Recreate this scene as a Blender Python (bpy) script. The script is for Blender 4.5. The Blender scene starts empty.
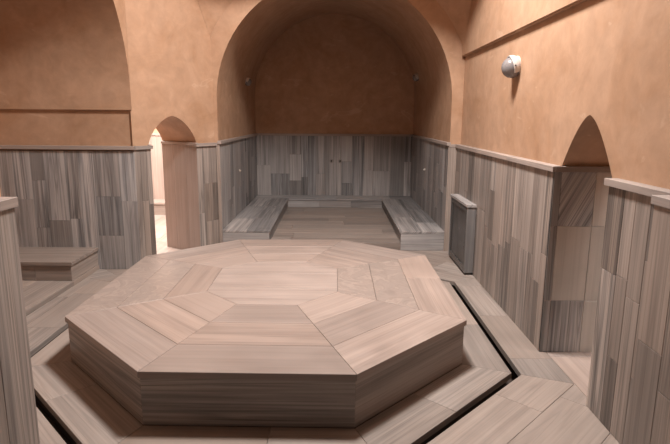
import bpy, bmesh, math, random
from mathutils import Vector, Matrix
sc = bpy.context.scene
V3 = Vector

# ---------------------------------------------------------------- camera
F_PX, PITCH, ROLL, YAW = 536.8, .1929, .0073, .0015
fw = V3((math.sin(YAW)*math.cos(PITCH), math.cos(YAW)*math.cos(PITCH), -math.sin(PITCH)))
rt = V3((math.cos(YAW), -math.sin(YAW), 0)); up = rt.cross(fw)
r2 = rt*math.cos(ROLL)+up*math.sin(ROLL); u2 = -rt*math.sin(ROLL)+up*math.cos(ROLL)
cd = bpy.data.cameras.new('camera'); cam = bpy.data.objects.new('camera', cd); sc.collection.objects.link(cam)
m = Matrix((r2, u2, -fw)).transposed().to_4x4(); m.translation = V3((0, 0, 2.0)); cam.matrix_world = m
cd.sensor_width = 36; cd.lens = 36*F_PX/670; cd.clip_start = .02; cd.clip_end = 100
sc.camera = cam

# ---------------------------------------------------------------- light and exposure
sc.view_settings.view_transform = 'Standard'; sc.view_settings.look = 'None'
sc.view_settings.gamma = 1; sc.view_settings.use_curve_mapping = False
sc.view_settings.exposure = 0.0
sc.cycles.max_bounces = 12; sc.cycles.diffuse_bounces = 8
w = bpy.data.worlds.new('world'); sc.world = w; w.use_nodes = True
w.node_tree.nodes['Background'].inputs[0].default_value = (1, .93, .85, 1)
w.node_tree.nodes['Background'].inputs[1].default_value = .3
DOME_C = (-.4, 5.0)
def area(name, loc, size, power, col, rot=(0, 0, 0), shape='DISK', sy=None):
    l = bpy.data.lights.new(name, 'AREA'); l.shape = shape; l.size = size
    if sy: l.size_y = sy
    l.energy = power; l.color = col
    o = bpy.data.objects.new(name, l); sc.collection.objects.link(o); o.location = loc; o.rotation_euler = rot
    return o
area('dome_skylight', (.2, 4.9, 5.45), .8, 480, (1, .925, .87))
area('side_room_skylight', (-3.6, 9.3, 3.0), 2.2, 430, (1, .90, .83))
area('passage_skylight', (3.2, 3.35, 2.9), .8, 85, (1, .95, .9))

# ---------------------------------------------------------------- materials
def mat(name):
    m = bpy.data.materials.new(name); m.use_nodes = True; nt = m.node_tree
    b = nt.nodes['Principled BSDF']
    def N(t, **k):
        n = nt.nodes.new(t)
        for a, v in k.items():
            if a.startswith('i_'): n.inputs[int(a[2:]) if a[2:].isdigit() else a[2:]].default_value = v
            else: setattr(n, a, v)
        return n
    return m, nt, b, N, nt.links.new
def ramp(N, stops):
    r = N('ShaderNodeValToRGB'); e = r.color_ramp.elements
    while len(e) > 1: e.remove(e[-1])
    e[0].position = stops[0][0]; e[0].color = (*stops[0][1], 1)
    for p, c in stops[1:]:
        x = e.new(p); x.color = (*c, 1)
    return r
def g3(v): return (v, v, v)

def marble(name, tint=(1, 1, 1), streak=.8, rough=.42, bright=1.0, tone=.5):
    """striated marble; grain runs along V of each slab; slab_random holds two numbers per slab"""
    m, nt, b, N, L = mat(name)
    uv = N('ShaderNodeUVMap', uv_map='UVMap'); rn = N('ShaderNodeUVMap', uv_map='slab_random')
    sep = N('ShaderNodeSeparateXYZ'); L(rn.outputs[0], sep.inputs[0])
    def noise(sx, sy, detail=3., rough_=.55, dist=0., off=0.):
        mp = N('ShaderNodeMapping'); mp.inputs['Scale'].default_value = (sx, sy, 1); mp.inputs['Location'].default_value = (off, off, off)
        L(uv.outputs[0], mp.inputs[0])
        n = N('ShaderNodeTexNoise'); n.inputs['Scale'].default_value = 1; n.inputs['Detail'].default_value = detail
        n.inputs['Roughness'].default_value = rough_; n.inputs['Distortion'].default_value = dist
        L(mp.outputs[0], n.inputs[0]); return n.outputs['Fac']
    wide = noise(15, .4, 2.5, .55, .2)
    fine = noise(42, .9, 4, .6, .2, 3.1)
    thin = noise(75, .8, 2, .5, .1, 7.7)
    cloud = noise(2.2, 1.6, 5, .6, .6, 11.)
    speck = noise(90, 60, 2, .6, 0, 5.)
    def mix(a, c, f=None, fv=.5, mode='MIX'):
        x = N('ShaderNodeMix', data_type='RGBA', blend_type=mode); x.clamp_result = True
        if f is not None: L(f, x.inputs[0])
        else: x.inputs[0].default_value = fv
        for s, i in ((a, 6), (c, 7)):
            if isinstance(s, tuple): x.inputs[i].default_value = (*s, 1)
            else: L(s, x.inputs[i])
        return x.outputs[2]
    r1 = ramp(N, [(.35, (.055, .06, .068)), (.43, (.24, .25, .26)), (.50, g3(.52)), (.66, (.84, .80, .76))]); L(wide, r1.inputs[0])
    r2_ = ramp(N, [(.36, (.07, .075, .085)), (.5, g3(.5)), (.64, (.92, .88, .84))]); L(fine, r2_.inputs[0])
    c = mix(r1.outputs[0], r2_.outputs[0], None, .34)
    # dark hair lines
    r3 = ramp(N, [(.35, g3(.22)), (.43, g3(1)), (1, g3(1))]); L(thin, r3.inputs[0])
    c = mix(c, r3.outputs[0], None, .7, 'MULTIPLY')
    # crisp vein lines running with the grain
    vn = noise(6.5, .16, 1.5, .45, .12, 21.)
    rv = ramp(N, [(.415, g3(1)), (.430, g3(.36)), (.446, g3(.85)), (.454, g3(.40)), (.472, g3(1)), (.530, g3(1)), (.542, g3(.42)), (.556, g3(1)), (.60, g3(1)), (.615, g3(.62)), (.65, g3(1))]); L(vn, rv.inputs[0])
    # flatten the streaks towards an even grey, slab by slab
    mr = N('ShaderNodeMapRange'); L(sep.outputs[1], mr.inputs[0]); mr.inputs[3].default_value = streak; mr.inputs[4].default_value = streak*.22
    c = mix((.50, .47, .445), c, mr.outputs[0])
    mv = N('ShaderNodeMapRange'); L(sep.outputs[1], mv.inputs[0]); mv.inputs[3].default_value = min(1, streak*.95); mv.inputs[4].default_value = streak*.45
    c = mix(c, rv.outputs[0], mv.outputs[0], 1, 'MULTIPLY')
    r4 = ramp(N, [(.3, g3(.36)), (.7, g3(.62))]); L(cloud, r4.inputs[0])
    c = mix(c, r4.outputs[0], None, .24)
    # slab tone
    r5 = ramp(N, [(0, g3(1-tone)), (.35, g3(1-tone*.55)), (1, g3(1.0))]); L(sep.outputs[0], r5.inputs[0])
    c = mix(c, r5.outputs[0], None, 1, 'MULTIPLY')
    # warm or cool slab
    hue = N('ShaderNodeMath', operation='FRACT'); mul = N('ShaderNodeMath', operation='MULTIPLY'); mul.inputs[1].default_value = 7.3
    L(sep.outputs[0], mul.inputs[0]); L(mul.outputs[0], hue.inputs[0])
    r6 = ramp(N, [(0, (.975, .99, 1.01)), (1, (1.02, .985, .965))]); L(hue.outputs[0], r6.inputs[0])
    c = mix(c, r6.outputs[0], None, 1, 'MULTIPLY')
    c = mix(c, tuple(t*bright for t in tint), None, 1, 'MULTIPLY')
    L(c, b.inputs['Base Color'])
    rr = N('ShaderNodeMapRange'); L(cloud, rr.inputs[0]); rr.inputs[1].default_value = .3; rr.inputs[2].default_value = .7
    rr.inputs[3].default_value = rough-.08; rr.inputs[4].default_value = rough+.14; L(rr.outputs[0], b.inputs['Roughness'])
    b.inputs['Specular IOR Level'].default_value = .35
    bp = N('ShaderNodeBump'); bp.inputs['Strength'].default_value = .06; bp.inputs['Distance'].default_value = .004
    L(fine, bp.inputs['Height']); L(bp.outputs[0], b.inputs['Normal'])
    return m

def swirl(name):
    m, nt, b, N, L = mat(name)
    uv = N('ShaderNodeUVMap', uv_map='UVMap')
    a = N('ShaderNodeTexNoise'); a.inputs['Scale'].default_value = 2.2; a.inputs['Detail'].default_value = 5; a.inputs['Distortion'].default_value = 2.6; L(uv.outputs[0], a.inputs[0])
    c = ramp(N, [(.30, (.25, .21, .19)), (.44, (.31, .26, .235)), (.49, (.27, .225, .20)), (.53, (.36, .30, .27)), (.60, (.29, .24, .215)), (.75, (.38, .32, .29))]); L(a.outputs['Fac'], c.inputs[0])
    L(c.outputs[0], b.inputs['Base Color']); b.inputs['Roughness'].default_value = .36; return m
def plaster(name, base=(.43, .272, .178), light=(.48, .315, .215), dark=(.375, .22, .13)):
    m, nt, b, N, L = mat(name)
    tc = N('ShaderNodeTexCoord')
    def noise(s, d, ro=.6, dist=0., off=(0, 0, 0), sc3=(1, 1, 1)):
        mp = N('ShaderNodeMapping'); mp.inputs['Location'].default_value = off; mp.inputs['Scale'].default_value = sc3
        L(tc.outputs['Object'], mp.inputs[0])
        n = N('ShaderNodeTexNoise'); n.inputs['Scale'].default_value = s; n.inputs['Detail'].default_value = d
        n.inputs['Roughness'].default_value = ro; n.inputs['Distortion'].default_value = dist
        L(mp.outputs[0], n.inputs[0]); return n.outputs['Fac']
    big = noise(1.5, 7, .68, 1.0); mid = noise(6, 5, .65, .4, (3, 1, 2)); grain = noise(120, 3, .6)
    r = ramp(N, [(.28, dark), (.5, base), (.74, light)]); L(big, r.inputs[0])
    rb = ramp(N, [(.3, g3(.86)), (.7, g3(1.06))]); L(mid, rb.inputs[0])
    x = N('ShaderNodeMix', data_type='RGBA', blend_type='MULTIPLY'); x.inputs[0].default_value = 1
    L(r.outputs[0], x.inputs[6]); L(rb.outputs[0], x.inputs[7])
    # pale trowel smears
    sm = noise(1.1, 3, .5, 2.2, (8, 4, 1), (1, 1, 2.2)); rs = ramp(N, [(.66, g3(0)), (.70, g3(.16)), (.74, g3(0))]); L(sm, rs.inputs[0])
    y = N('ShaderNodeMix', data_type='RGBA'); L(rs.outputs[0], y.inputs[0]); L(x.outputs[2], y.inputs[6]); y.inputs[7].default_value = (.78, .60, .46, 1)
    L(y.outputs[2], b.inputs['Base Color'])
    b.inputs['Roughness'].default_value = .62; b.inputs['Specular IOR Level'].default_value = .3
    a = N('ShaderNodeMath', operation='MULTIPLY_ADD'); L(mid, a.inputs[0]); a.inputs[1].default_value = 3.0; L(grain, a.inputs[2])
    bp = N('ShaderNodeBump'); bp.inputs['Strength'].default_value = .12; bp.inputs['Distance'].default_value = .004
    L(a.outputs[0], bp.inputs['Height']); L(bp.outputs[0], b.inputs['Normal'])
    return m
def plain(name, col, rough=.5, metal=0., trans=0.):
    m, nt, b, N, L = mat(name)
    b.inputs['Base Color'].default_value = (*col, 1); b.inputs['Roughness'].default_value = rough; b.inputs['Metallic'].default_value = metal
    if trans: b.inputs['Transmission Weight'].default_value = trans
    tc = N('ShaderNodeTexCoord'); n = N('ShaderNodeTexNoise'); n.inputs['Scale'].default_value = 30; L(tc.outputs['Object'], n.inputs[0])
    mr = N('ShaderNodeMapRange'); L(n.outputs['Fac'], mr.inputs[0]); mr.inputs[3].default_value = max(0, rough-.1); mr.inputs[4].default_value = min(1, rough+.1)
    L(mr.outputs[0], b.inputs['Roughness']); return m

M_WALL = marble('wall_marble', (1.02, .91, .84), 1.0, .42, .70, .5)
M_SWIRL = swirl('swirled_marble')
M_ALC = marble('alcove_marble', (.95, .945, .96), .95, .45, .84, .5)
M_TOP = marble('platform_marble', (1.06, .91, .84), .34, .36, .69, .2)
M_FLOOR = marble('floor_marble', (1.03, .92, .85), .5, .4, .68, .28)
M_CAP = marble('coping_marble', (1.04, .92, .86), .4, .45, .72, .2)
M_JAMB = marble('jamb_marble', (1.0, .97, .93), .35, .42, .95, .1)
M_SLOT = plain('gutter_stone', (.05, .035, .028), .6)
M_BOUNCE_CUT = plain('bounce_cutting_dark', (.12, .08, .06), .8)  # unseen entrance surfaces darkened to cut light bounced onto camera-facing sides
M_GROUT = plain('grout', (.16, .13, .11), .9)
M_PLASTER = plaster('tadelakt_plaster')
M_WHITE = plain('white_enamel', (.55, .52, .50), .4)
M_GLASS = plain('frosted_glass', (.20, .19, .195), .25)
M_PIPE = plain('pale_plastic', (.45, .41, .37), .4)
M_DARK = plain('dark_rubber', (.03, .025, .02), .6)
M_COVER = marble('dark_panel_marble', (.80, .78, .78), .6, .3, .22, .2)

# ---------------------------------------------------------------- helpers
def link(name, bm, material, parent=None, smooth=False):
    bmesh.ops.recalc_face_normals(bm, faces=bm.faces)
    me = bpy.data.meshes.new(name); bm.to_mesh(me); bm.free()
    me.materials.append(material)
    if smooth:
        for p in me.polygons: p.use_smooth = True
        try: me.set_sharp_from_angle(angle=math.radians(40))
        except Exception: pass
    o = bpy.data.objects.new(name, me); sc.collection.objects.link(o)
    if parent is not None:
        o.parent = parent
        o.location = -parent.location
        o.matrix_parent_inverse = Matrix.Identity(4)
        if parent.type == 'EMPTY' or parent.location.length > 0: pass
    return o
def struct(o): o['kind'] = 'structure'; return o
def tag(o, label, cat, group=None):
    o['label'] = label; o['category'] = cat
    if group: o['group'] = group
    return o
def thing(name, loc, label, cat, group=None):
    e = bpy.data.objects.new(name, None); sc.collection.objects.link(e); e.location = loc; e.empty_display_size = .2
    return tag(e, label, cat, group)

class Slabs:
    """collects slabs (convex polygons in 3D with a thickness) with UVs running along their grain"""
    def __init__(s, seed=1):
        s.bm = bmesh.new(); s.uv = s.bm.loops.layers.uv.new('UVMap'); s.rn = s.bm.loops.layers.uv.new('slab_random'); s.r = random.Random(seed)
    def add(s, pts, normal, thick, grain, gap=.0012, rnd=None):
        pts = [V3(p) for p in pts]; n = V3(normal).normalized(); gdir = V3(grain).normalized(); side = n.cross(gdir)
        c = sum(pts, V3())/len(pts)
        # inset for the joint
        q = []
        k = len(pts)
        area_n = V3()
        for i in range(k): area_n += (pts[i]-c).cross(pts[(i+1) % k]-c)
        if area_n.dot(n) < 0: pts.reverse()
        for i in range(k):
            a, b_, d = pts[i-1], pts[i], pts[(i+1) % k]
            e1 = (b_-a).normalized(); e2 = (d-b_).normalized()
            n1 = n.cross(e1); n2 = n.cross(e2); den = 1+n1.dot(n2)
            q.append(b_+(n1+n2)*(gap/max(den, .3)))
        ou, ov = s.r.uniform(0, 50), s.r.uniform(0, 50)
        rd = rnd or (s.r.random(), s.r.random())
        be = min(.004, thick*.3)
        cc = sum(q, V3())/k
        tops = []; 
        for i in range(k):
            a, b_, d = q[i-1], q[i], q[(i+1) % k]
            e1 = (b_-a).normalized(); e2 = (d-b_).normalized(); n1 = n.cross(e1); n2 = n.cross(e2)
            tops.append(b_+(n1+n2)*(be*.6/max(1+n1.dot(n2), .3)))
        vt = [s.bm.verts.new(p) for p in tops]
        vm = [s.bm.verts.new(p-n*be*.6) for p in q]
        vb = [s.bm.verts.new(p-n*thick) for p in q]
        fs = [s.bm.faces.new(vt)]
        for i in range(k):
            j = (i+1) % k
            fs.append(s.bm.faces.new((vm[i], vm[j], vt[j], vt[i]))); fs.append(s.bm.faces.new((vb[i], vb[j], vm[j], vm[i])))
        fs.append(s.bm.faces.new(vb[::-1]))
        for f in fs:
            f.normal_update(); fn = f.normal
            for l in f.loops:
                d = l.vert.co-c
                # side faces continue the grain round the edge
                u_ = d.dot(side)+(0 if abs(fn.dot(n)) > .5 else d.dot(n)*.9); v_ = d.dot(gdir)+(d.dot(n)*.9 if abs(fn.dot(gdir)) > .7 else 0)
                l[s.uv].uv = (u_+ou, v_+ov); l[s.rn].uv = rd
    def done(s, name, material, parent=None): return link(name, s.bm, material, parent)

def slab_wall(S, P0, udir, n, L_, H_, z0=0, thick=.02, wmin=.11, wmax=.32, hole=None, hmid=(.55, 1.05)):
    """vertical running marble strips of random width, cut at staggered heights"""
    P0 = V3(P0); ud = V3(udir).normalized(); n = V3(n).normalized(); R_ = S.r; x = 0
    zv = V3((0, 0, 1))
    while x < L_-1e-4:
        wd = R_.uniform(wmin, wmax)
        if L_-x-wd < wmin*.8: wd = L_-x
        mode = R_.random(); cuts = []
        if mode < .25: cuts = []
        elif mode < .8: cuts = [H_*R_.uniform(*[h/1.6 for h in hmid])]
        else: cuts = [H_*R_.uniform(.25, .4), H_*R_.uniform(.62, .85)]
        zs = [0]+cuts+[H_]
        for a, b_ in zip(zs[:-1], zs[1:]):
            p = [P0+ud*x+zv*(z0+a), P0+ud*(x+wd)+zv*(z0+a), P0+ud*(x+wd)+zv*(z0+b_), P0+ud*x+zv*(z0+b_)]
            S.add(p, n, thick, zv, .0008)
        x += wd

def box_bm(bm, lo, hi):
    v = [bm.verts.new((x, y, z)) for x in (lo[0], hi[0]) for y in (lo[1], hi[1]) for z in (lo[2], hi[2])]
    for f in ((0, 1, 3, 2), (4, 6, 7, 5), (0, 4, 5, 1), (2, 3, 7, 6), (0, 2, 6, 4), (1, 5, 7, 3)): bm.faces.new([v[i] for i in f])
def box(name, lo, hi, material, parent=None, bevel=0):
    bm = bmesh.new(); box_bm(bm, lo, hi)
    if bevel: bmesh.ops.bevel(bm, geom=bm.edges[:], offset=bevel, segments=2, affect='EDGES')
    return link(name, bm, material, parent)
def extrude_profile(bm, pts3, d):
    """closed prism from an n-gon (list of 3D points) and a vector"""
    a = [bm.verts.new(p) for p in pts3]; b_ = [bm.verts.new(V3(p)+V3(d)) for p in pts3]
    f1 = bm.faces.new(a); f2 = bm.faces.new(b_[::-1]); k = len(a)
    f1.normal_update(); f2.normal_update()
    for i in range(k): bm.faces.new((a[i], b_[i], b_[(i+1) % k], a[(i+1) % k]))
    bmesh.ops.triangulate(bm, faces=[f1, f2], ngon_method='EAR_CLIP')
def ring_shell(bm, inner0, outer0, inner1, outer1):
    """shell between an inner and an outer open outline, lofted from section 0 to section 1"""
    rows = [[bm.verts.new(p) for p in r] for r in (inner0, outer0, inner1, outer1)]
    k = len(inner0)
    for i in range(k-1):
        bm.faces.new((rows[0][i], rows[0][i+1], rows[2][i+1], rows[2][i]))
        bm.faces.new((rows[1][i], rows[3][i], rows[3][i+1], rows[1][i+1]))
        bm.faces.new((rows[0][i], rows[1][i], rows[1][i+1], rows[0][i+1]))
        bm.faces.new((rows[2][i], rows[2][i+1], rows[3][i+1], rows[3][i]))
    for i in (0, k-1): bm.faces.new((rows[0][i], rows[2][i], rows[3][i], rows[1][i]))
def coping(S, P, Q, n, z0=1.575, z1=1.62, out=.025, back=.03):
    """one length of coping stone from P to Q (plan points on the marble face), projecting along n"""
    P = V3((*P, 0)); Q = V3((*Q, 0)); n = V3((*n, 0)).normalized(); d = (Q-P).normalized(); L_ = (Q-P).length
    k = max(1, round(L_/1.15)); 
    for i in range(k):
        a = P+d*(L_*i/k); b_ = P+d*(L_*(i+1)/k)
        S.add([a+n*out+V3((0, 0, z1)), b_+n*out+V3((0, 0, z1)), b_-n*back+V3((0, 0, z1)), a-n*back+V3((0, 0, z1))], (0, 0, 1), z1-z0, d, .0006 if k > 1 else 0)
def lathe(bm, prof, axis_o, axis, seg=28, cap=True, a0=0, a1=2*math.pi):
    """profile [(radius, along axis)] revolved about axis"""
    axis = V3(axis).normalized(); t = V3((0, 0, 1)) if abs(axis.z) < .9 else V3((1, 0, 0))
    e1 = (t-axis*t.dot(axis)).normalized(); e2 = axis.cross(e1); o = V3(axis_o)
    full = abs(a1-a0-2*math.pi) < 1e-6; n = seg if full else seg+1
    rows = []
    for r, h in prof:
        rows.append([bm.verts.new(o+axis*h+(e1*math.cos(a0+(a1-a0)*i/seg)+e2*math.sin(a0+(a1-a0)*i/seg))*r) for i in range(n)])
    for A, B in zip(rows[:-1], rows[1:]):
        for i in range(n if full else n-1): bm.faces.new((A[i], A[(i+1) % n], B[(i+1) % n], B[i]))
    if cap and full:
        bm.faces.new(rows[0][::-1]); bm.faces.new(rows[-1])

def off_poly(P, d):
    """outset (d>0) of a counter-clockwise plan polygon"""
    out = []; k = len(P)
    for i in range(k):
        a, b_, c = P[i-1], P[i], P[(i+1) % k]
        def ln(p, q):
            dx, dy = q[0]-p[0], q[1]-p[1]; l = math.hypot(dx, dy); nx, ny = dy/l, -dx/l
            return nx, ny, nx*p[0]+ny*p[1]+d
        n1 = ln(a, b_); n2 = ln(b_, c); det = n1[0]*n2[1]-n1[1]*n2[0]
        out.append(((n1[2]*n2[1]-n1[1]*n2[2])/det, (n1[0]*n2[2]-n1[2]*n2[0])/det))
    return out
def clip(poly, nx, ny, c):
    """keep nx*x+ny*y >= c"""
    out = []
    for i in range(len(poly)):
        a, b_ = poly[i-1], poly[i]; da = nx*a[0]+ny*a[1]-c; db = nx*b_[0]+ny*b_[1]-c
        if (da >= 0) != (db >= 0):
            t = da/(da-db); out.append((a[0]+(b_[0]-a[0])*t, a[1]+(b_[1]-a[1])*t))
        if db >= 0: out.append(b_)
    r = []
    for p in out:
        if not r or math.hypot(p[0]-r[-1][0], p[1]-r[-1][1]) > 1e-3: r.append(p)
    if len(r) > 1 and math.hypot(r[0][0]-r[-1][0], r[0][1]-r[-1][1]) < 1e-3: r.pop()
    return r
def parea(p): return abs(sum(p[i-1][0]*p[i][1]-p[i][0]*p[i-1][1] for i in range(len(p))))/2
def grid_floor(S, x0, x1, y0, y1, wid, length, along='y', z=0, thick=.1, jit=.0, cutters=()):
    """running slabs over a rectangle"""
    a0, a1, b0, b1 = (x0, x1, y0, y1) if along == 'y' else (y0, y1, x0, x1)
    n = max(1, round((a1-a0)/wid)); wv = (a1-a0)/n
    for i in range(n):
        p = b0-(S.r.random()*length if b1-b0 > length else 0)
        while p < b1:
            s0, s1 = max(p, b0), min(p+length, b1); p += length
            if s1-s0 < .02: continue
            A0, A1 = a0+i*wv, a0+(i+1)*wv
            q = [(A0, s0), (A1, s0), (A1, s1), (A0, s1)] if along == 'y' else [(s0, A0), (s1, A0), (s1, A1), (s0, A1)]
            for c in cutters: q = clip(q, *c)
            if len(q) > 2 and parea(q) > 1e-4:
                S.add([(u, v, z) for u, v in q], (0, 0, 1), thick, (0, 1, 0) if along == 'y' else (1, 0, 0), .001)

# ---------------------------------------------------------------- plan
PW = 1.86
PX = 1.80                                                      # marble face of the right wall
YF, YB = 8.0, 11.8                                             # face and back of the large alcove
PLAT = [(-1.257, 3.195), (.152, 3.175), (1.085, 4.13), (1.09, 6.23), (.126, 7.02), (-1.265, 6.985), (-2.205, 6.09), (-2.195, 4.15)]
PLINTH = off_poly(PLAT, .345); GUT = off_poly(PLAT, .412)
DA = V3((-2.55, 6.87, 0)); DB = V3((-1.75, 8.0, 0)); dt = (DB-DA).normalized(); dn = V3((dt.y, -dt.x, 0)); DL = (DB-DA).length
D0, D1, DTH = .25, 1.012, .78                                   # doorway in the slanting wall
HC = 1.62                                                      # top of the coping

# ---------------------------------------------------------------- floor
S = Slabs(5)
R0 = (-3.11, 1.86, -.9, 8.02)
k = len(GUT); gc = (-.55, 5.1)
for i in range(k):
    a, b_ = GUT[i], GUT[(i+1) % k]
    ex, ey = b_[0]-a[0], b_[1]-a[1]; l = math.hypot(ex, ey); ex /= l; ey /= l; nx, ny = ey, -ex
    o1 = off_poly(GUT, 1)
    def mit(v, sgn):
        mx, my = o1[v][0]-GUT[v][0], o1[v][1]-GUT[v][1]; ml = math.hypot(mx, my); mx /= ml; my /= ml
        px, py = -my*sgn, mx*sgn
        return (px, py, px*GUT[v][0]+py*GUT[v][1])
    m1 = mit(i, 1); m2 = mit((i+1) % k, -1)
    d = 0; W = [.36, .42, .42, .42, .42, .42, .42, .42, .42, .42, .42, .42, .42]
    base = nx*a[0]+ny*a[1]
    for bi, wv in enumerate(W):
        band = [(R0[0], R0[2]), (R0[1], R0[2]), (R0[1], R0[3]), (R0[0], R0[3])]
        for c in ((nx, ny, base+d), (-nx, -ny, -(base+d+wv)), m1, m2):
            band = clip(band, *c)
            if len(band) < 3: break
        d += wv
        if len(band) < 3: continue
        ts = [ex*p[0]+ey*p[1] for p in band]; t = ex*a[0]+ey*a[1]-3*1.0+(.29 if i == 2 else .12*bi+.4 if i != 1 else .25+.3*bi)
        while t < max(ts):
            q = clip(clip(band, ex, ey, t), -ex, -ey, -(t+1.0)); t += 1.0
            parts = [q] if max([p[1] for p in q]+[0]) <= 6.87 else [clip(q, 0, -1, -6.87), clip(clip(q, 0, 1, 6.87), dn.x, dn.y, dn.x*DA.x+dn.y*DA.y-.001)]
            for q in parts:
                if len(q) > 2 and parea(q) > 5e-4: S.add([(x, y, 0) for x, y in q], (0, 0, 1), .05, (ex, ey, 0), .001 if len(parts) < 2 else .0)
floor = struct(S.done('floor', M_FLOOR))
S = Slabs(9)
grid_floor(S, -1.70, 1.68, 8.03, 11.82, .36, 1.9, 'x', .11, .12)
struct(S.done('floor', M_FLOOR, floor))
S = Slabs(11)
grid_floor(S, 1.86, 4.2, 2.9, 5.2, .5, .9, 'y', 0, .06)
S.done('floor', M_TOP, floor)
S = Slabs(12)
cut = [(-dn.x, -dn.y, -(dn.x*DA.x+dn.y*DA.y)+.0)]
grid_floor(S, -5.8, -1.76, 6.9, 11.5, .6, .9, 'y', 0, .06, cutters=cut)
S.done('floor', M_TOP, floor)
S = Slabs(13)
grid_floor(S, -4.4, -3.11, 3.9, 6.9, .43, 1.3, 'y', .06, .12)
S.done('raised_floor', M_FLOOR, floor)
bm = bmesh.new(); box_bm(bm, (-6.2, -1.3, -.3), (4.4, 12.1, -.2)); link('gutter_bed', bm, M_SLOT, floor)

# ---------------------------------------------------------------- plaster walls and vaults
def arc(cx, cz, r, a0, a1, n): return [(cx+r*math.cos(a0+(a1-a0)*i/n), cz+r*math.sin(a0+(a1-a0)*i/n)) for i in range(n+1)]
TOP = 4.3
def pointed(c0, c1, spring, apex, n=12, full=False):
    """points of a pointed arch from c0 to c1, apex in the middle"""
    mid = (c0+c1)/2; h = apex-spring; hw = mid-c0
    r = (hw*hw+h*h)/(2*hw) if h >= hw*1.4 else None
    if r is None:                                              # flattish arch: short curve with steep start
        pts = []
        for i in range(n+1):
            s = i/n; pts.append((c0+hw*s, spring+(h*(1-(1-s)**1.9)**.72*(.9+.1*s) if full else h*(1-(1-s)**1.75)*(.86+.14*s))))
        q = [(2*mid-x, z) for x, z in reversed(pts[:-1])]
        return pts+q
    a1 = math.acos((r-hw)/r)
    left = [(c0+r-r*math.cos(a1*i/n), spring+r*math.sin(a1*i/n)) for i in range(n+1)]
    return left+[(2*mid-x, z) for x, z in reversed(left[:-1])]

# right wall with the pointed opening
OY0, OY1 = 3.50, 4.385
prof = [(2.86, 0), (OY0-.02, 0), (OY0-.02, HC-.02)]+pointed(3.575, OY1+.03, HC-.02, 2.03)+[(OY1+.03, 0), (8.25, 0), (8.25, TOP), (2.86, TOP)]
bm = bmesh.new(); extrude_profile(bm, [(PW, y, z) for y, z in prof], (.84, 0, 0))
wall_right = struct(link('wall_right', bm, M_PLASTER))
bm = bmesh.new(); box_bm(bm, (1.812, 2.86, 2.862), (PW+.03, 8.0, TOP)); bmesh.ops.bevel(bm, geom=[e for e in bm.edges if abs(e.verts[0].co.z-2.862) < 1e-4 and abs(e.verts[1].co.z-2.862) < 1e-4 and e.verts[0].co.x < 1.83 and abs(e.verts[0].co.x-e.verts[1].co.x) < 1e-4], offset=.012, segments=3, affect='EDGES')
link('upper_panel', bm, M_PLASTER, wall_right)
S = Slabs(21)
slab_wall(S, (PX, OY1, 0), (0, 1, 0), (-1, 0, 0), YF-OY1, 1.575, thick=.06)
S.done('wainscot', M_WALL, wall_right)
S = Slabs(29)
slab_wall(S, (PX, 2.6, 0), (0, 1, 0), (-1, 0, 0), OY0-2.6, 1.575, thick=.06)
S.done('wainscot', M_WALL, wall_right)
S = Slabs(22)                                                  # facing of the two jambs of the opening: wide slabs in three courses
zs = [0, .47, 1.12, 1.575]
SJ = Slabs(24); SG = Slabs(25)
for a, b_ in zip(zs[:-1], zs[1:]):
    (SJ if .1 < a < 1 else SG).add([(PX+.06, OY1, a), (PX+.345, OY1, a), (PX+.345, OY1, b_), (PX+.06, OY1, b_)], (0, -1, 0), .02, (.5 if a > 1 else .0, 0, 1), .0012, (.97, .1) if a > 1 else (.99, .9) if a else (.8, 0))
    SG.add([(PX, OY1, a), (PX+.06, OY1, a), (PX+.06, OY1, b_), (PX, OY1, b_)], (0, -1, 0), .02, (0, 0, 1), .0, (.35, .3))
    SJ.add([(PX+.345, OY1, a), (PX+.88, OY1, a), (PX+.88, OY1, b_), (PX+.345, OY1, b_)], (0, -1, 0), .02, (0, 0, 1), .001, (.99, .9))
    S.add([(PX, OY0, a), (PX+.88, OY0, a), (PX+.88, OY0, b_), (PX, OY0, b_)], (0, 1, 0), .02, (0, 0, 1), .001)
S.done('jamb_facing', M_WALL, wall_right); SJ.done('jamb_facing', M_JAMB, wall_right); SG.done('jamb_facing', M_ALC, wall_right)
S = Slabs(23)
coping(S, (PX, OY1-.02), (PX, YF), (-1, 0), back=.062); coping(S, (PX, 2.6), (PX, OY0+.02), (-1, 0), back=.062)
coping(S, (PX+.0, OY1), (PX+.9, OY1), (0, -1)); coping(S, (PX+.062, OY0), (PX+.9, OY0), (0, 1), back=.1)
coping(S, (PX-.005, YF), (1.69, YF), (0, -1))
struct(S.done('trim_1', M_CAP))

# wall with the large arch
def arch_x(r, zc, x0=-1.72, x1=1.70, n=40):
    cx = (x0+x1)/2; a = arc(cx, zc, r, 0, math.pi, n); return [(x1, 0)]+a+[(x0, 0)]
RA = 1.71
inner = arch_x(RA, 2.24)
band_r = 1.98
# spandrels outside the band are curved pendentives, so the flat face ends at the band
cx0 = -.01
def band_pt(a): return (cx0+band_r*math.cos(a), 2.24+band_r*math.sin(a))
aR = math.acos((PW+.02-cx0)/band_r); aL = math.acos((DB.x-.05-cx0)/band_r)
bandpts = [band_pt(aR+(aL-aR)*i/36) for i in range(37)]
prof = inner+[(-1.80, 0), (-1.80, bandpts[-1][1])]+bandpts[::-1]+[(PW+.02, 0)]
bm = bmesh.new(); extrude_profile(bm, [(x, YF, z) for x, z in prof], (0, .25, 0))
wall_back = struct(link('wall_back', bm, M_PLASTER))
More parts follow.
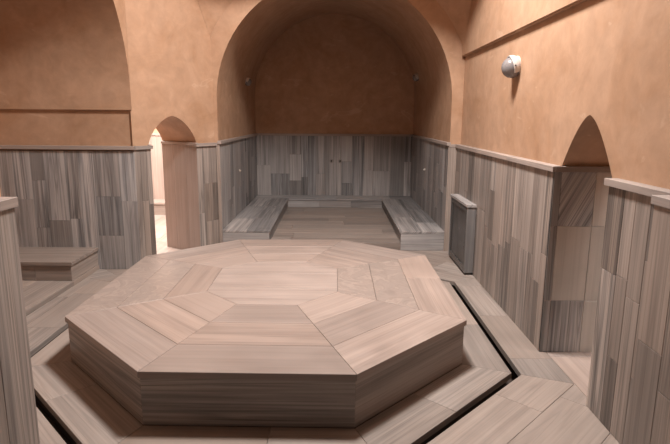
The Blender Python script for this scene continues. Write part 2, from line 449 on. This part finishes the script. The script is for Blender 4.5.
# pendentives
def pend(name, curve, target, corner):
    bm = bmesh.new(); rows = []
    for (x, z) in curve:
        A = V3((x, YF, z)); B = target(z); row = []
        for j in range(9):
            t = j/8; p = A.lerp(B, t); p.y += 0; row.append(bm.verts.new(p))
        rows.append(row)
        cs = corner(z); row.append(bm.verts.new(cs))
    for r0, r1 in zip(rows[:-1], rows[1:]):
        for j in range(10): k2 = (j+1) % 10; bm.faces.new((r0[j], r0[k2], r1[k2], r1[j]))
    bm.faces.new(rows[0]); bm.faces.new(rows[-1][::-1])
    bmesh.ops.remove_doubles(bm, verts=bm.verts, dist=1e-5)
    return link(name, bm, M_PLASTER, wall_back, True)
zR = bandpts[0][1]; zL = bandpts[-1][1]
right_curve = [p for p in bandpts if p[0] > 0]; left_curve = [p for p in reversed(bandpts) if p[0] < 0]
pend('pendentive', right_curve, lambda z: V3((1.811, YF-.02-.55*max(0, z-2.862), z)), lambda z: V3((PW+.03, YF+.03, z)))
pend('pendentive', left_curve, lambda z: DB-dt*(.02+.45*max(0, z-zL))-dn*.017+V3((0, 0, z)), lambda z: V3((-1.84, YF+.03, z)))

# vault of the large alcove
def u_out(r, zc, t=.3):
    return [(1.70+t, 0)]+arc(cx0, zc, r+t, 0, math.pi, 40)+[(-1.72-t, 0)]
bm = bmesh.new()
ring_shell(bm, [(x, YF+.24, z) for x, z in arch_x(RA, 2.24)], [(x, YF+.24, z) for x, z in u_out(RA, 2.24)],
           [(x, YB, z) for x, z in arch_x(RA, 2.40)], [(x, YB, z) for x, z in u_out(RA, 2.40)])
vault = struct(link('wall_alcove_vault', bm, M_PLASTER, None, True))
bm = bmesh.new(); box_bm(bm, (-2.1, YB, 0), (2.1, YB+.25, TOP+.1)); wb = struct(link('wall_alcove_back', bm, M_PLASTER))
S = Slabs(33)
slab_wall(S, (-1.70, YB-.02, 0), (1, 0, 0), (0, -1, 0), 3.38, 1.60, wmin=.14, wmax=.42)
S.done('wainscot', M_ALC, wb)
S = Slabs(34)
slab_wall(S, (1.68, YF, 0), (0, 1, 0), (-1, 0, 0), YB-YF, 1.60, wmin=.12, wmax=.32)
slab_wall(S, (-1.70, YF, 0), (0, 1, 0), (1, 0, 0), YB-YF, 1.60, wmin=.12, wmax=.32)
S.done('wainscot', M_ALC, vault)
S = Slabs(35)
S.add([(1.68, YF-.02, 0), (PX, YF-.02, 0), (PX, YF-.02, 1.575), (1.68, YF-.02, 1.575)], (0, -1, 0), .02, (0, 0, 1), .0005, (.95, .8))
S.add([(-1.75, YF-.02, 0), (-1.70, YF-.02, 0), (-1.70, YF-.02, 1.575), (-1.75, YF-.02, 1.575)], (0, -1, 0), .02, (0, 0, 1), .0005, (.8, .8))
S.done('wainscot', M_WALL, wall_back)
S = Slabs(36)
coping(S, (1.68, YF-.02), (1.68, YB), (-1, 0), 1.60, 1.645); coping(S, (-1.70, YF-.02), (-1.70, YB), (1, 0), 1.60, 1.645); coping(S, (-1.7, YB-.02), (1.68, YB-.02), (0, -1), 1.60, 1.645)
struct(S.done('trim_2', M_CAP))

# slanting wall with the doorway
def dp(t, z, dep=0): return DA+dt*t-dn*dep+V3((0, 0, z))
prof = [(-.0, 0), (D0-.02, 0)]+pointed(D0-.02, D1+.02, 1.62, 2.0, 14, True)+[(D1+.02, 0), (DL, 0), (DL, TOP), (0, TOP)]
bm = bmesh.new(); extrude_profile(bm, [dp(t, z, .02) for t, z in prof], -dn*(DTH-.02))
wall_diag = struct(link('wall_doorway', bm, M_PLASTER))
S = Slabs(41)
slab_wall(S, dp(0, 0), dt, dn, D0, 1.575, wmin=.06, wmax=.12)
slab_wall(S, dp(D1, 0), dt, dn, DL-D1, 1.575, wmin=.1, wmax=.2)
S.done('wainscot', M_WALL, wall_diag)
S = Slabs(42)
slab_wall(S, dp(D1, 0), -dn, -dt, DTH, 1.59, wmin=.14, wmax=.3)
slab_wall(S, dp(D0, 0), -dn, dt, DTH, 1.59, wmin=.14, wmax=.3)
S.done('jamb_facing', M_TOP, wall_diag)
S = Slabs(43)
p2 = lambda v: (v.x, v.y)
coping(S, p2(dp(0, 0)), p2(dp(D0+.02, 0)), p2(dn)); coping(S, p2(dp(D1-.02, 0)), p2(dp(DL, 0)), p2(dn))
coping(S, p2(dp(D1, 0)), p2(dp(D1, 0, DTH)), p2(-dt), 1.59, 1.63, .012); coping(S, p2(dp(D0, 0)), p2(dp(D0, 0, DTH)), p2(dt), 1.59, 1.63, .012)
struct(S.done('trim_3', M_CAP))

# left wall plane with its alcove arch
LX = -2.55
def left_arch(y_near, y_far, sp, n=22):
    """pointed arch outline from the near foot to the far foot"""
    mid = (y_near+y_far)/2; r = 1.75; c = y_far-r; a1 = math.acos((mid-c)/r)
    far = [(c+r*math.cos(a1*i/n), sp+r*math.sin(a1*i/n)) for i in range(n+1)]
    near = [(2*mid-y, z) for y, z in far]
    return near+far[::-1][1:]
NY, FY = 4.13, 6.875
la = left_arch(NY, FY, 2.25)
prof = [(-.9, 0), (NY-.06, 0), (NY-.06, 2.07), (NY, 2.07)]+la+[(FY, 2.07), (6.885, 2.07), (6.885, TOP), (-.9, TOP)]
bm = bmesh.new(); extrude_profile(bm, [(LX, y, z) for y, z in prof], (-.03, 0, 0))
wall_left = struct(link('wall_left', bm, M_PLASTER))
inn = [(NY, 2.07)]+la+[(FY, 2.07)]; 
out = [(NY-.3, 2.07)]+[(y+(.3 if y > 5.53 else -.3 if y < 5.53 else 0)*abs(math.cos(math.atan2(z-2.25, abs(y-5.53)+.01))), z+.3*math.sin(math.atan2(z-2.25, abs(y-5.53)+.01))) for y, z in la]+[(FY+.3, 2.07)]
bm = bmesh.new()
ring_shell(bm, [(LX-.03, y, z) for y, z in inn], [(LX-.03, y, z) for y, z in out], [(-4.45, y, z) for y, z in inn], [(-4.45, y, z) for y, z in out])
lv = struct(link('wall_left_alcove_vault', bm, M_PLASTER, None, True))
bm = bmesh.new(); box_bm(bm, (-4.5, 6.905, 0), (LX-.02, 7.2, 2.2)); wl2 = struct(link('wall_left_alcove', bm, M_PLASTER))
bm = bmesh.new(); box_bm(bm, (-4.7, 3.8, 0), (-4.4, 7.2, TOP)); struct(link('wall_left_alcove_end', bm, M_PLASTER))
bm = bmesh.new(); box_bm(bm, (-4.5, 3.8, 0), (LX-.2, NY-.06, 2.2)); struct(link('wall_left_alcove_near', bm, M_PLASTER))
S = Slabs(252)
slab_wall(S, (-4.4, 6.87, 0), (1, 0, 0), (0, -1, 0), 4.4+LX, 1.555, wmin=.12, wmax=.34, thick=.035)
S.done('wainscot', M_ALC, wl2)
S = Slabs(53)
coping(S, (-4.4, 6.87), (LX+.015, 6.87), (0, -1), 1.575, 1.62, .025, .035)
struct(S.done('trim_4', M_CAP))

# unseen rest of the hall: darkened entrance walls, added light-blocking low ceiling, main ceiling and dome
bm = bmesh.new(); box_bm(bm, (-2.75, -1.0, 2.6), (2.75, 1.6, 2.8)); box_bm(bm, (-2.75, 1.5, 2.8), (2.75, 1.6, TOP)); struct(link('ceiling_light_blocker', bm, M_BOUNCE_CUT))  # added low ceiling, keeps dome light off the area behind the camera
bm = bmesh.new(); box_bm(bm, (-2.8, -1.1, 0), (3.2, -.9, TOP)); struct(link('wall_entrance', bm, M_BOUNCE_CUT))
bm = bmesh.new(); box_bm(bm, (2.7, -1.0, 0), (2.9, 2.95, TOP)); struct(link('wall_entrance_right', bm, M_BOUNCE_CUT))
bm = bmesh.new(); n = 48; hole = 1.95
vi = [bm.verts.new((DOME_C[0]+hole*math.cos(2*math.pi*i/n), DOME_C[1]+hole*math.sin(2*math.pi*i/n), TOP)) for i in range(n)]
def sq(i):
    a = 2*math.pi*i/n; c, s = math.cos(a), math.sin(a)
    tx = (3.3 if c > 0 else -4.3)/c if abs(c) > 1e-6 else 1e9; ty = (3.3 if s > 0 else -6.1)/s if abs(s) > 1e-6 else 1e9
    t = min(tx, ty); return (DOME_C[0]+c*t, DOME_C[1]+s*t, TOP)
vo = [bm.verts.new(sq(i)) for i in range(n)]
for i in range(n): bm.faces.new((vi[i], vi[(i+1) % n], vo[(i+1) % n], vo[i]))
ce = struct(link('ceiling', bm, M_PLASTER)); s = ce.modifiers.new('thickness', 'SOLIDIFY'); s.thickness = .12; s.offset = 0
bm = bmesh.new(); lathe(bm, [(hole*math.cos(a), 1.75*math.sin(a)) for a in [math.radians(x) for x in range(0, 73, 6)]], (DOME_C[0], DOME_C[1], TOP), (0, 0, 1), 48, False)
dm = link('dome', bm, M_PLASTER, ce, True); s = dm.modifiers.new('thickness', 'SOLIDIFY'); s.thickness = .12; s.offset = 0

# bright side room behind the doorway
bm = bmesh.new(); box_bm(bm, (-6.0, 11.35, 0), (-2.02, 11.6, 3.3)); sr = struct(link('wall_side_room', bm, M_PLASTER))
S = Slabs(61); slab_wall(S, (-5.8, 11.33, 0), (1, 0, 0), (0, -1, 0), 3.75, 1.6, wmin=.3, wmax=.5); S.done('wainscot', M_TOP, sr)
S = Slabs(63); S.add([(-5.8, 10.86, .26), (-2.05, 10.86, .26), (-2.05, 11.33, .26), (-5.8, 11.33, .26)], (0, 0, 1), .04, (1, 0, 0), 0, (.9, .9))
S.add([(-5.8, 10.88, 0), (-2.05, 10.88, 0), (-2.05, 10.88, .22), (-5.8, 10.88, .22)], (0, -1, 0), .02, (1, 0, 0), 0, (.1, .9)); S.done('ledge', M_FLOOR, sr)
S = Slabs(62); coping(S, (-5.8, 11.33), (-2.05, 11.33), (0, -1), 1.6, 1.645); S.done('coping', M_CAP, sr)
bm = bmesh.new(); box_bm(bm, (-6.0, 7.2, 0), (-5.8, 11.4, 3.3)); struct(link('wall_side_room_left', bm, M_PLASTER))
q = [(-6.0, 7.0), (-2.0, 7.0), (-2.0, 11.6), (-6.0, 11.6)]; q = clip(q, -dn.x, -dn.y, -(dn.x*DA.x+dn.y*DA.y)+.3)
bm = bmesh.new(); extrude_profile(bm, [(x, y, 3.2) for x, y in q], (0, 0, .1)); struct(link('ceiling_side_room', bm, M_PLASTER))
bm = bmesh.new(); box_bm(bm, (-6.0, 7.0, 0), (-4.5, 7.2, 3.3)); struct(link('wall_side_room_near', bm, M_PLASTER))
# small chamber behind the right opening
bm = bmesh.new(); box_bm(bm, (4.1, 2.8, 0), (4.3, 5.3, 3.1)); struct(link('wall_chamber', bm, M_PLASTER))
bm = bmesh.new(); box_bm(bm, (2.7, 5.15, 0), (4.1, 5.3, 3.1)); struct(link('wall_chamber_far', bm, M_PLASTER))
bm = bmesh.new(); box_bm(bm, (2.9, 2.7, 0), (4.1, 2.9, 3.1)); struct(link('wall_chamber_near', bm, M_PLASTER))
bm = bmesh.new(); box_bm(bm, (2.7, 2.7, 3.0), (4.3, 5.3, 3.1)); struct(link('ceiling_chamber', bm, M_PLASTER))

# ---------------------------------------------------------------- octagonal platform and its step
step = thing('octagonal_step', (-.55, 5.1, 0), 'low octagonal marble paving ringed by the dark drain gutter, beneath the raised platform', 'step')
S = Slabs(70)
base = off_poly(PLAT, -.02)
for i in range(8):
    a, b_ = PLINTH[i], PLINTH[(i+1) % 8]; c, d = base[(i+1) % 8], base[i]
    ex, ey = b_[0]-a[0], b_[1]-a[1]; l = math.hypot(ex, ey); ex /= l; ey /= l
    t0 = ex*a[0]+ey*a[1]; cuts = [t0-1, t0+l*S.r.uniform(.42, .6), t0+l+1]
    for c0, c1 in zip(cuts[:-1], cuts[1:]):
        q = clip(clip([a, b_, c, d], ex, ey, c0), -ex, -ey, -c1)
        if len(q) > 2: S.add([(x, y, 0) for x, y in q], (0, 0, 1), .05, (ex, ey, 0), .001)
S.done('paving', M_FLOOR, step)
bm = bmesh.new(); extrude_profile(bm, [(x, y, -.19) for x, y in off_poly(PLAT, .30)], (0, 0, .139)); link('core', bm, M_SLOT, step)

HP = .389
plat = thing('octagonal_platform', (-.55, 5.1, 0), 'large raised octagonal marble platform in the middle of the bath hall', 'platform')
S = Slabs(71); SW = {2: Slabs(74), 6: Slabs(75)}
CEN = [(-.85, 4.475), (-.318, 4.457), (.034, 4.827), (.037, 5.633), (-.302, 5.883), (-.868, 5.868), (-1.205, 5.602), (-1.192, 4.819)]
def lerp(a, b_, t): return (a[0]+(b_[0]-a[0])*t, a[1]+(b_[1]-a[1])*t)
ts = [0, .335, .665, 1]
for i in range(8):
    j = (i+1) % 8
    for q in range(3):
        A, B = lerp(PLAT[i], CEN[i], ts[q]), lerp(PLAT[j], CEN[j], ts[q]); C, D = lerp(PLAT[j], CEN[j], ts[q+1]), lerp(PLAT[i], CEN[i], ts[q+1])
        g = (B[0]-A[0], B[1]-A[1], 0)
        if (i == 2 and q > 0) or (i == 6 and q < 2):
            SW[i].add([(*A, HP), (*B, HP), (*C, HP), (*D, HP)], (0, 0, 1), .045, g, .0012); continue
        if i == 2 and q == 0:                                  # the right hand side has one long slab cut in two
            M1, M2 = lerp(A, B, .55), lerp(D, C, .55)
            S.add([(*A, HP), (*M1, HP), (*M2, HP), (*D, HP)], (0, 0, 1), .045, g, .0012); S.add([(*M1, HP), (*B, HP), (*C, HP), (*M2, HP)], (0, 0, 1), .045, g, .0012, (.95, .9)); continue
        S.add([(*A, HP), (*B, HP), (*C, HP), (*D, HP)], (0, 0, 1), .045, g, .0012)
ys = [4.46, 4.93, 5.42, 5.9]
for a, b_ in zip(ys[:-1], ys[1:]):
    q = clip(clip(CEN, 0, 1, a), 0, -1, -b_)
    S.add([(x, y, HP) for x, y in q], (0, 0, 1), .045, (1, 0, 0), .001, (.97, .6))
S.done('top_slab', M_TOP, plat)
for x_ in SW.values(): x_.done('swirled_slab', M_SWIRL, plat)['label'] = 'cloudy swirled marble slab'
S = Slabs(72); body = off_poly(PLAT, -.018)
for i in range(8):
    a, b_ = body[i], body[(i+1) % 8]; l = math.hypot(b_[0]-a[0], b_[1]-a[1]); g = ((b_[0]-a[0])/l, (b_[1]-a[1])/l, 0); nn = (g[1], -g[0], 0)
    nseg = 1 if l < 1.6 else 2
    for s_ in range(nseg):
        A, B = lerp(a, b_, s_/nseg), lerp(a, b_, (s_+1)/nseg)
        S.add([(*A, .001), (*B, .001), (*B, HP-.0465), (*A, HP-.0465)], nn, .02, g, .0006)
S.done('riser', M_WALL, plat)
bm = bmesh.new(); extrude_profile(bm, [(x, y, .001) for x, y in off_poly(PLAT, -.045)], (0, 0, HP-.05)); link('core', bm, M_GROUT, plat)

# ---------------------------------------------------------------- benches
bench = thing('alcove_bench', (0, 10, 0), 'low U-shaped marble bench lining the large vaulted alcove behind the platform', 'bench')
BZ = .30; bx0, bx1, by = -.99, 1.02, 11.28
S = Slabs(80)
def bench_top(S, x0, x1, y0, y1, along, n_w, L_):
    grid_floor(S, x0, x1, y0, y1, n_w, L_, along, BZ, .035)
bench_top(S, -1.70, bx0+.02, YF-.0, by, 'y', .36, 1.3); bench_top(S, bx1-.02, 1.68, YF-.0, by, 'y', .34, 1.3)
bench_top(S, -1.70, 1.68, by-.02, YB-.02, 'x', .5, 1.15)
S.done('seat_slab', M_ALC, bench)
S = Slabs(81)
H0 = BZ-.0355
def riser(S, a, b_, n, k=2, zb=.112):
    for i in range(k):
        A, B = lerp(a, b_, i/k), lerp(a, b_, (i+1)/k); S.add([(*A, zb), (*B, zb), (*B, H0), (*A, H0)], n, .02, (B[0]-A[0], B[1]-A[1], 0), .0006)
riser(S, (bx0, YF+.02), (bx0, by), (1, 0, 0)); riser(S, (bx1, YF+.02), (bx1, by), (-1, 0, 0)); riser(S, (bx0, by), (bx1, by), (0, -1, 0), 3)
riser(S, (-1.70, YF+.005), (bx0, YF+.005), (0, -1, 0), 1, .001); riser(S, (bx1, YF+.005), (1.68, YF+.005), (0, -1, 0), 1, .001)
S.done('riser', M_ALC, bench)

lb = thing('marble_bench', (-3.7, 6.5, .06), 'low grey marble bench against the wall of the left alcove', 'bench')
S = Slabs(83); grid_floor(S, -4.38, -3.10, 6.13, 6.88, .75, 1.4, 'x', .295, .04); 
S.done('seat_slab', M_FLOOR, lb)
S = Slabs(84)
def q4(a, b_, z0, z1): return [(*a, z0), (*b_, z0), (*b_, z1), (*a, z1)]
S.add(q4((-4.38, 6.15), (-3.55, 6.15), .061, .2545), (0, -1, 0), .02, (1, 0, 0)); S.add(q4((-3.55, 6.15), (-3.12, 6.15), .061, .2545), (0, -1, 0), .02, (1, 0, 0))
S.add(q4((-3.12, 6.15), (-3.12, 6.88), .061, .2545), (1, 0, 0), .02, (0, 1, 0))
S.done('riser', M_FLOOR, lb)

# ---------------------------------------------------------------- low partitions either side of the entrance
def partition(name, x0, x1, y0, y1, seed, label, face):
    t = thing(name, ((x0+x1)/2, (y0+y1)/2, 0), label, 'partition')
    S = Slabs(seed); Ht = 1.575
    if 'r' in face: slab_wall(S, (x1, y0, 0), (0, 1, 0), (1, 0, 0), y1-y0, Ht)
    if 'l' in face: slab_wall(S, (x0, y0, 0), (0, 1, 0), (-1, 0, 0), y1-y0, Ht)
    slab_wall(S, (x0, y1, 0), (1, 0, 0), (0, 1, 0), x1-x0, Ht)
    S.done('facing', M_WALL, t)
    bm = bmesh.new(); box_bm(bm, (x0+.02 if 'l' in face else x0, y0, .001), (x1-.02 if 'r' in face else x1, y1-.02, Ht)); link('core', bm, M_GROUT, t)
    S = Slabs(seed+1); o = .012
    X0 = x0-(o if 'l' in face else 0); X1 = x1+(o if 'r' in face else 0)
    n = max(1, round((y1-y0)/1.2))
    for i in range(n):
        a, b_ = y0+(y1+o-y0)*i/n, y0+(y1+o-y0)*(i+1)/n
        S.add([(X0, a, HC), (X1, a, HC), (X1, b_, HC), (X0, b_, HC)], (0, 0, 1), .045, (0, 1, 0), .0006)
    S.done('coping', M_CAP, t)
partition('marble_partition', -2.5, -1.508, -.85, 2.50, 90, 'chest-high marble partition with pale coping, nearest the viewer, well left of the platform', 'rl')
partition('marble_partition', 1.64, 1.775, -.85, 2.72, 94, 'chest-high dark-veined marble partition with coping, nearest the viewer, beyond the pointed opening', 'l')

# ---------------------------------------------------------------- boxed panel on the right wall
cv = thing('panel_box', (1.74, 7.15, 0), 'shallow upright marble box with dark inset panel fixed to the right wall', 'panel box')
bx = (1.685, 6.70, .03), (1.798, 7.68, .925)
S = Slabs(97)
S.add([(1.685, 6.70, .03), (1.798, 6.70, .03), (1.798, 6.70, .89), (1.685, 6.70, .89)], (0, -1, 0), .025, (0, 0, 1), .0003, (.03, .8))
S.add([(1.675, 6.69, .925), (1.799, 6.69, .925), (1.799, 7.69, .925), (1.675, 7.69, .925)], (0, 0, 1), .033, (0, 1, 0), .0003, (.9, .7))
S.add([(1.685, 7.68, .03), (1.798, 7.68, .03), (1.798, 7.68, .89), (1.685, 7.68, .89)], (0, 1, 0), .025, (0, 0, 1), .0003)
S.done('casing', M_ALC, cv)
S = Slabs(98)
for y0, y1, z0, z1 in ((6.726, 6.79, .03, .89), (7.59, 7.654, .03, .89), (6.792, 7.588, .82, .89), (6.792, 7.588, .03, .11)):
    S.add([(1.685, y0, z0), (1.685, y1, z0), (1.685, y1, z1), (1.685, y0, z1)], (-1, 0, 0), .04, (0, 1, 0) if y1-y0 > .2 else (0, 0, 1), .0003, (.3, .6))
S.done('frame', M_COVER, cv)
S = Slabs(99)
S.add([(1.70, 6.792, .11), (1.70, 7.588, .11), (1.70, 7.588, .82), (1.70, 6.792, .82)], (-1, 0, 0), .02, (0, 0, 1), .0003)
S.done('inset_panel', M_COVER, cv)['label'] = 'dark inset panel'
for y in (6.76, 7.62):
    bm = bmesh.new(); box_bm(bm, (1.70, y-.03, 0.001), (1.79, y+.03, .03)); link('foot', bm, M_GROUT, cv)

# ---------------------------------------------------------------- wall lamps
def wall_lamp(loc, out, r, label, tilt=0.0):
    out = V3(out).normalized(); loc = V3(loc)
    t = thing('wall_lamp', loc, label, 'lamp', None)
    o = V3(loc)
    bm = bmesh.new(); lathe(bm, [(r*.78, 0), (r*.80, r*.10), (r*.72, r*.20), (r*.5, r*.26)], o, out, 28); link('base', bm, M_WHITE, t, True)
    # globe leans slightly downwards
    ax = (out+V3((0, 0, -.25))).normalized()
    bm = bmesh.new(); pr = []
    for i in range(15):
        a = math.radians(-62+i*150/14); pr.append((max(.002, r*.84*math.cos(a)), r*.5+r*.80*math.sin(a)))
    lathe(bm, pr, o, ax, 28); link('globe', bm, M_GLASS, t, True)['label'] = 'grey frosted globe'
    # hood: half shell over the upper, wall side of the globe
    bm = bmesh.new(); pr = []
    for i in range(10):
        a = math.radians(-66+i*74/9); pr.append((r*.97*math.cos(a), r*.48+r*.86*math.sin(a)))
    pr += [(p[0]-r*.06, p[1]) for p in reversed(pr)]
    lathe(bm, pr, o, ax, 24, False, -math.radians(120), math.radians(95)); link('hood', bm, M_WHITE, t, True)['label'] = 'white enamel hood'
    side = out.cross(V3((0, 0, 1)))
    for s_ in (-1, 1):
        bm = bmesh.new(); lathe(bm, [(r*.06, 0), (r*.06, r*.08), (r*.03, r*.1)], o+ax*r*.5+side*s_*r*.94+V3((0, 0, r*.1)), side*s_, 10)
        link('screw', bm, M_DARK, t)
    return t
wall_lamp((PW, 5.68, 2.525), (-1, 0, 0), .125, 'white hooded wall lamp on the plaster right wall above the marble wainscot')
def vx(z): return math.sqrt(RA**2-(z-2.35)**2)
wall_lamp((-.01-vx(2.66), 10.5, 2.66), (1, 0, -.2), .085, 'small white wall lamp inside the large alcove, on its left curve', 0)
wall_lamp((-.01+vx(2.80), 11.0, 2.80), (-1, 0, -.25), .085, 'small white wall lamp inside the large alcove, on its right curve', 0)

# ---------------------------------------------------------------- water outlets in the alcove wainscot
def outlet(loc, out, r, label, group=None, hole=True):
    t = thing('pipe_outlet', loc, label, 'pipe outlet', group)
    bm = bmesh.new(); lathe(bm, [(r, 0), (r, .008), (r*.8, .014), (r*.45, .014), (r*.45, .004)], loc, out, 20, False); link('ring', bm, M_PIPE if not hole else M_ALC_PLAIN, t, True)
    bm = bmesh.new(); lathe(bm, [(r*.47, 0), (r*.47, .005 if hole else .03)], loc, out, 16); link('plug', bm, M_DARK if hole else M_PIPE, t, True)
M_ALC_PLAIN = plain('worn_stone', (.26, .24, .23), .6)
outlet((-.07, YB-.02, 1.06), (0, -1, 0), .045, 'dark round pipe hole in the alcove back wall, nearer the left lamp')
outlet((.12, YB-.02, 1.06), (0, -1, 0), .045, 'dark round pipe hole in the alcove back wall, nearer the right lamp')
outlet((-1.70, 9.6, 1.05), (1, 0, 0), .026, 'tiny pale pipe stub in the left side wall of the large alcove', None, False)
outlet((1.68, 10.0, 1.05), (-1, 0, 0), .028, 'tiny pale pipe stub in the right side wall of the large alcove', None, False)
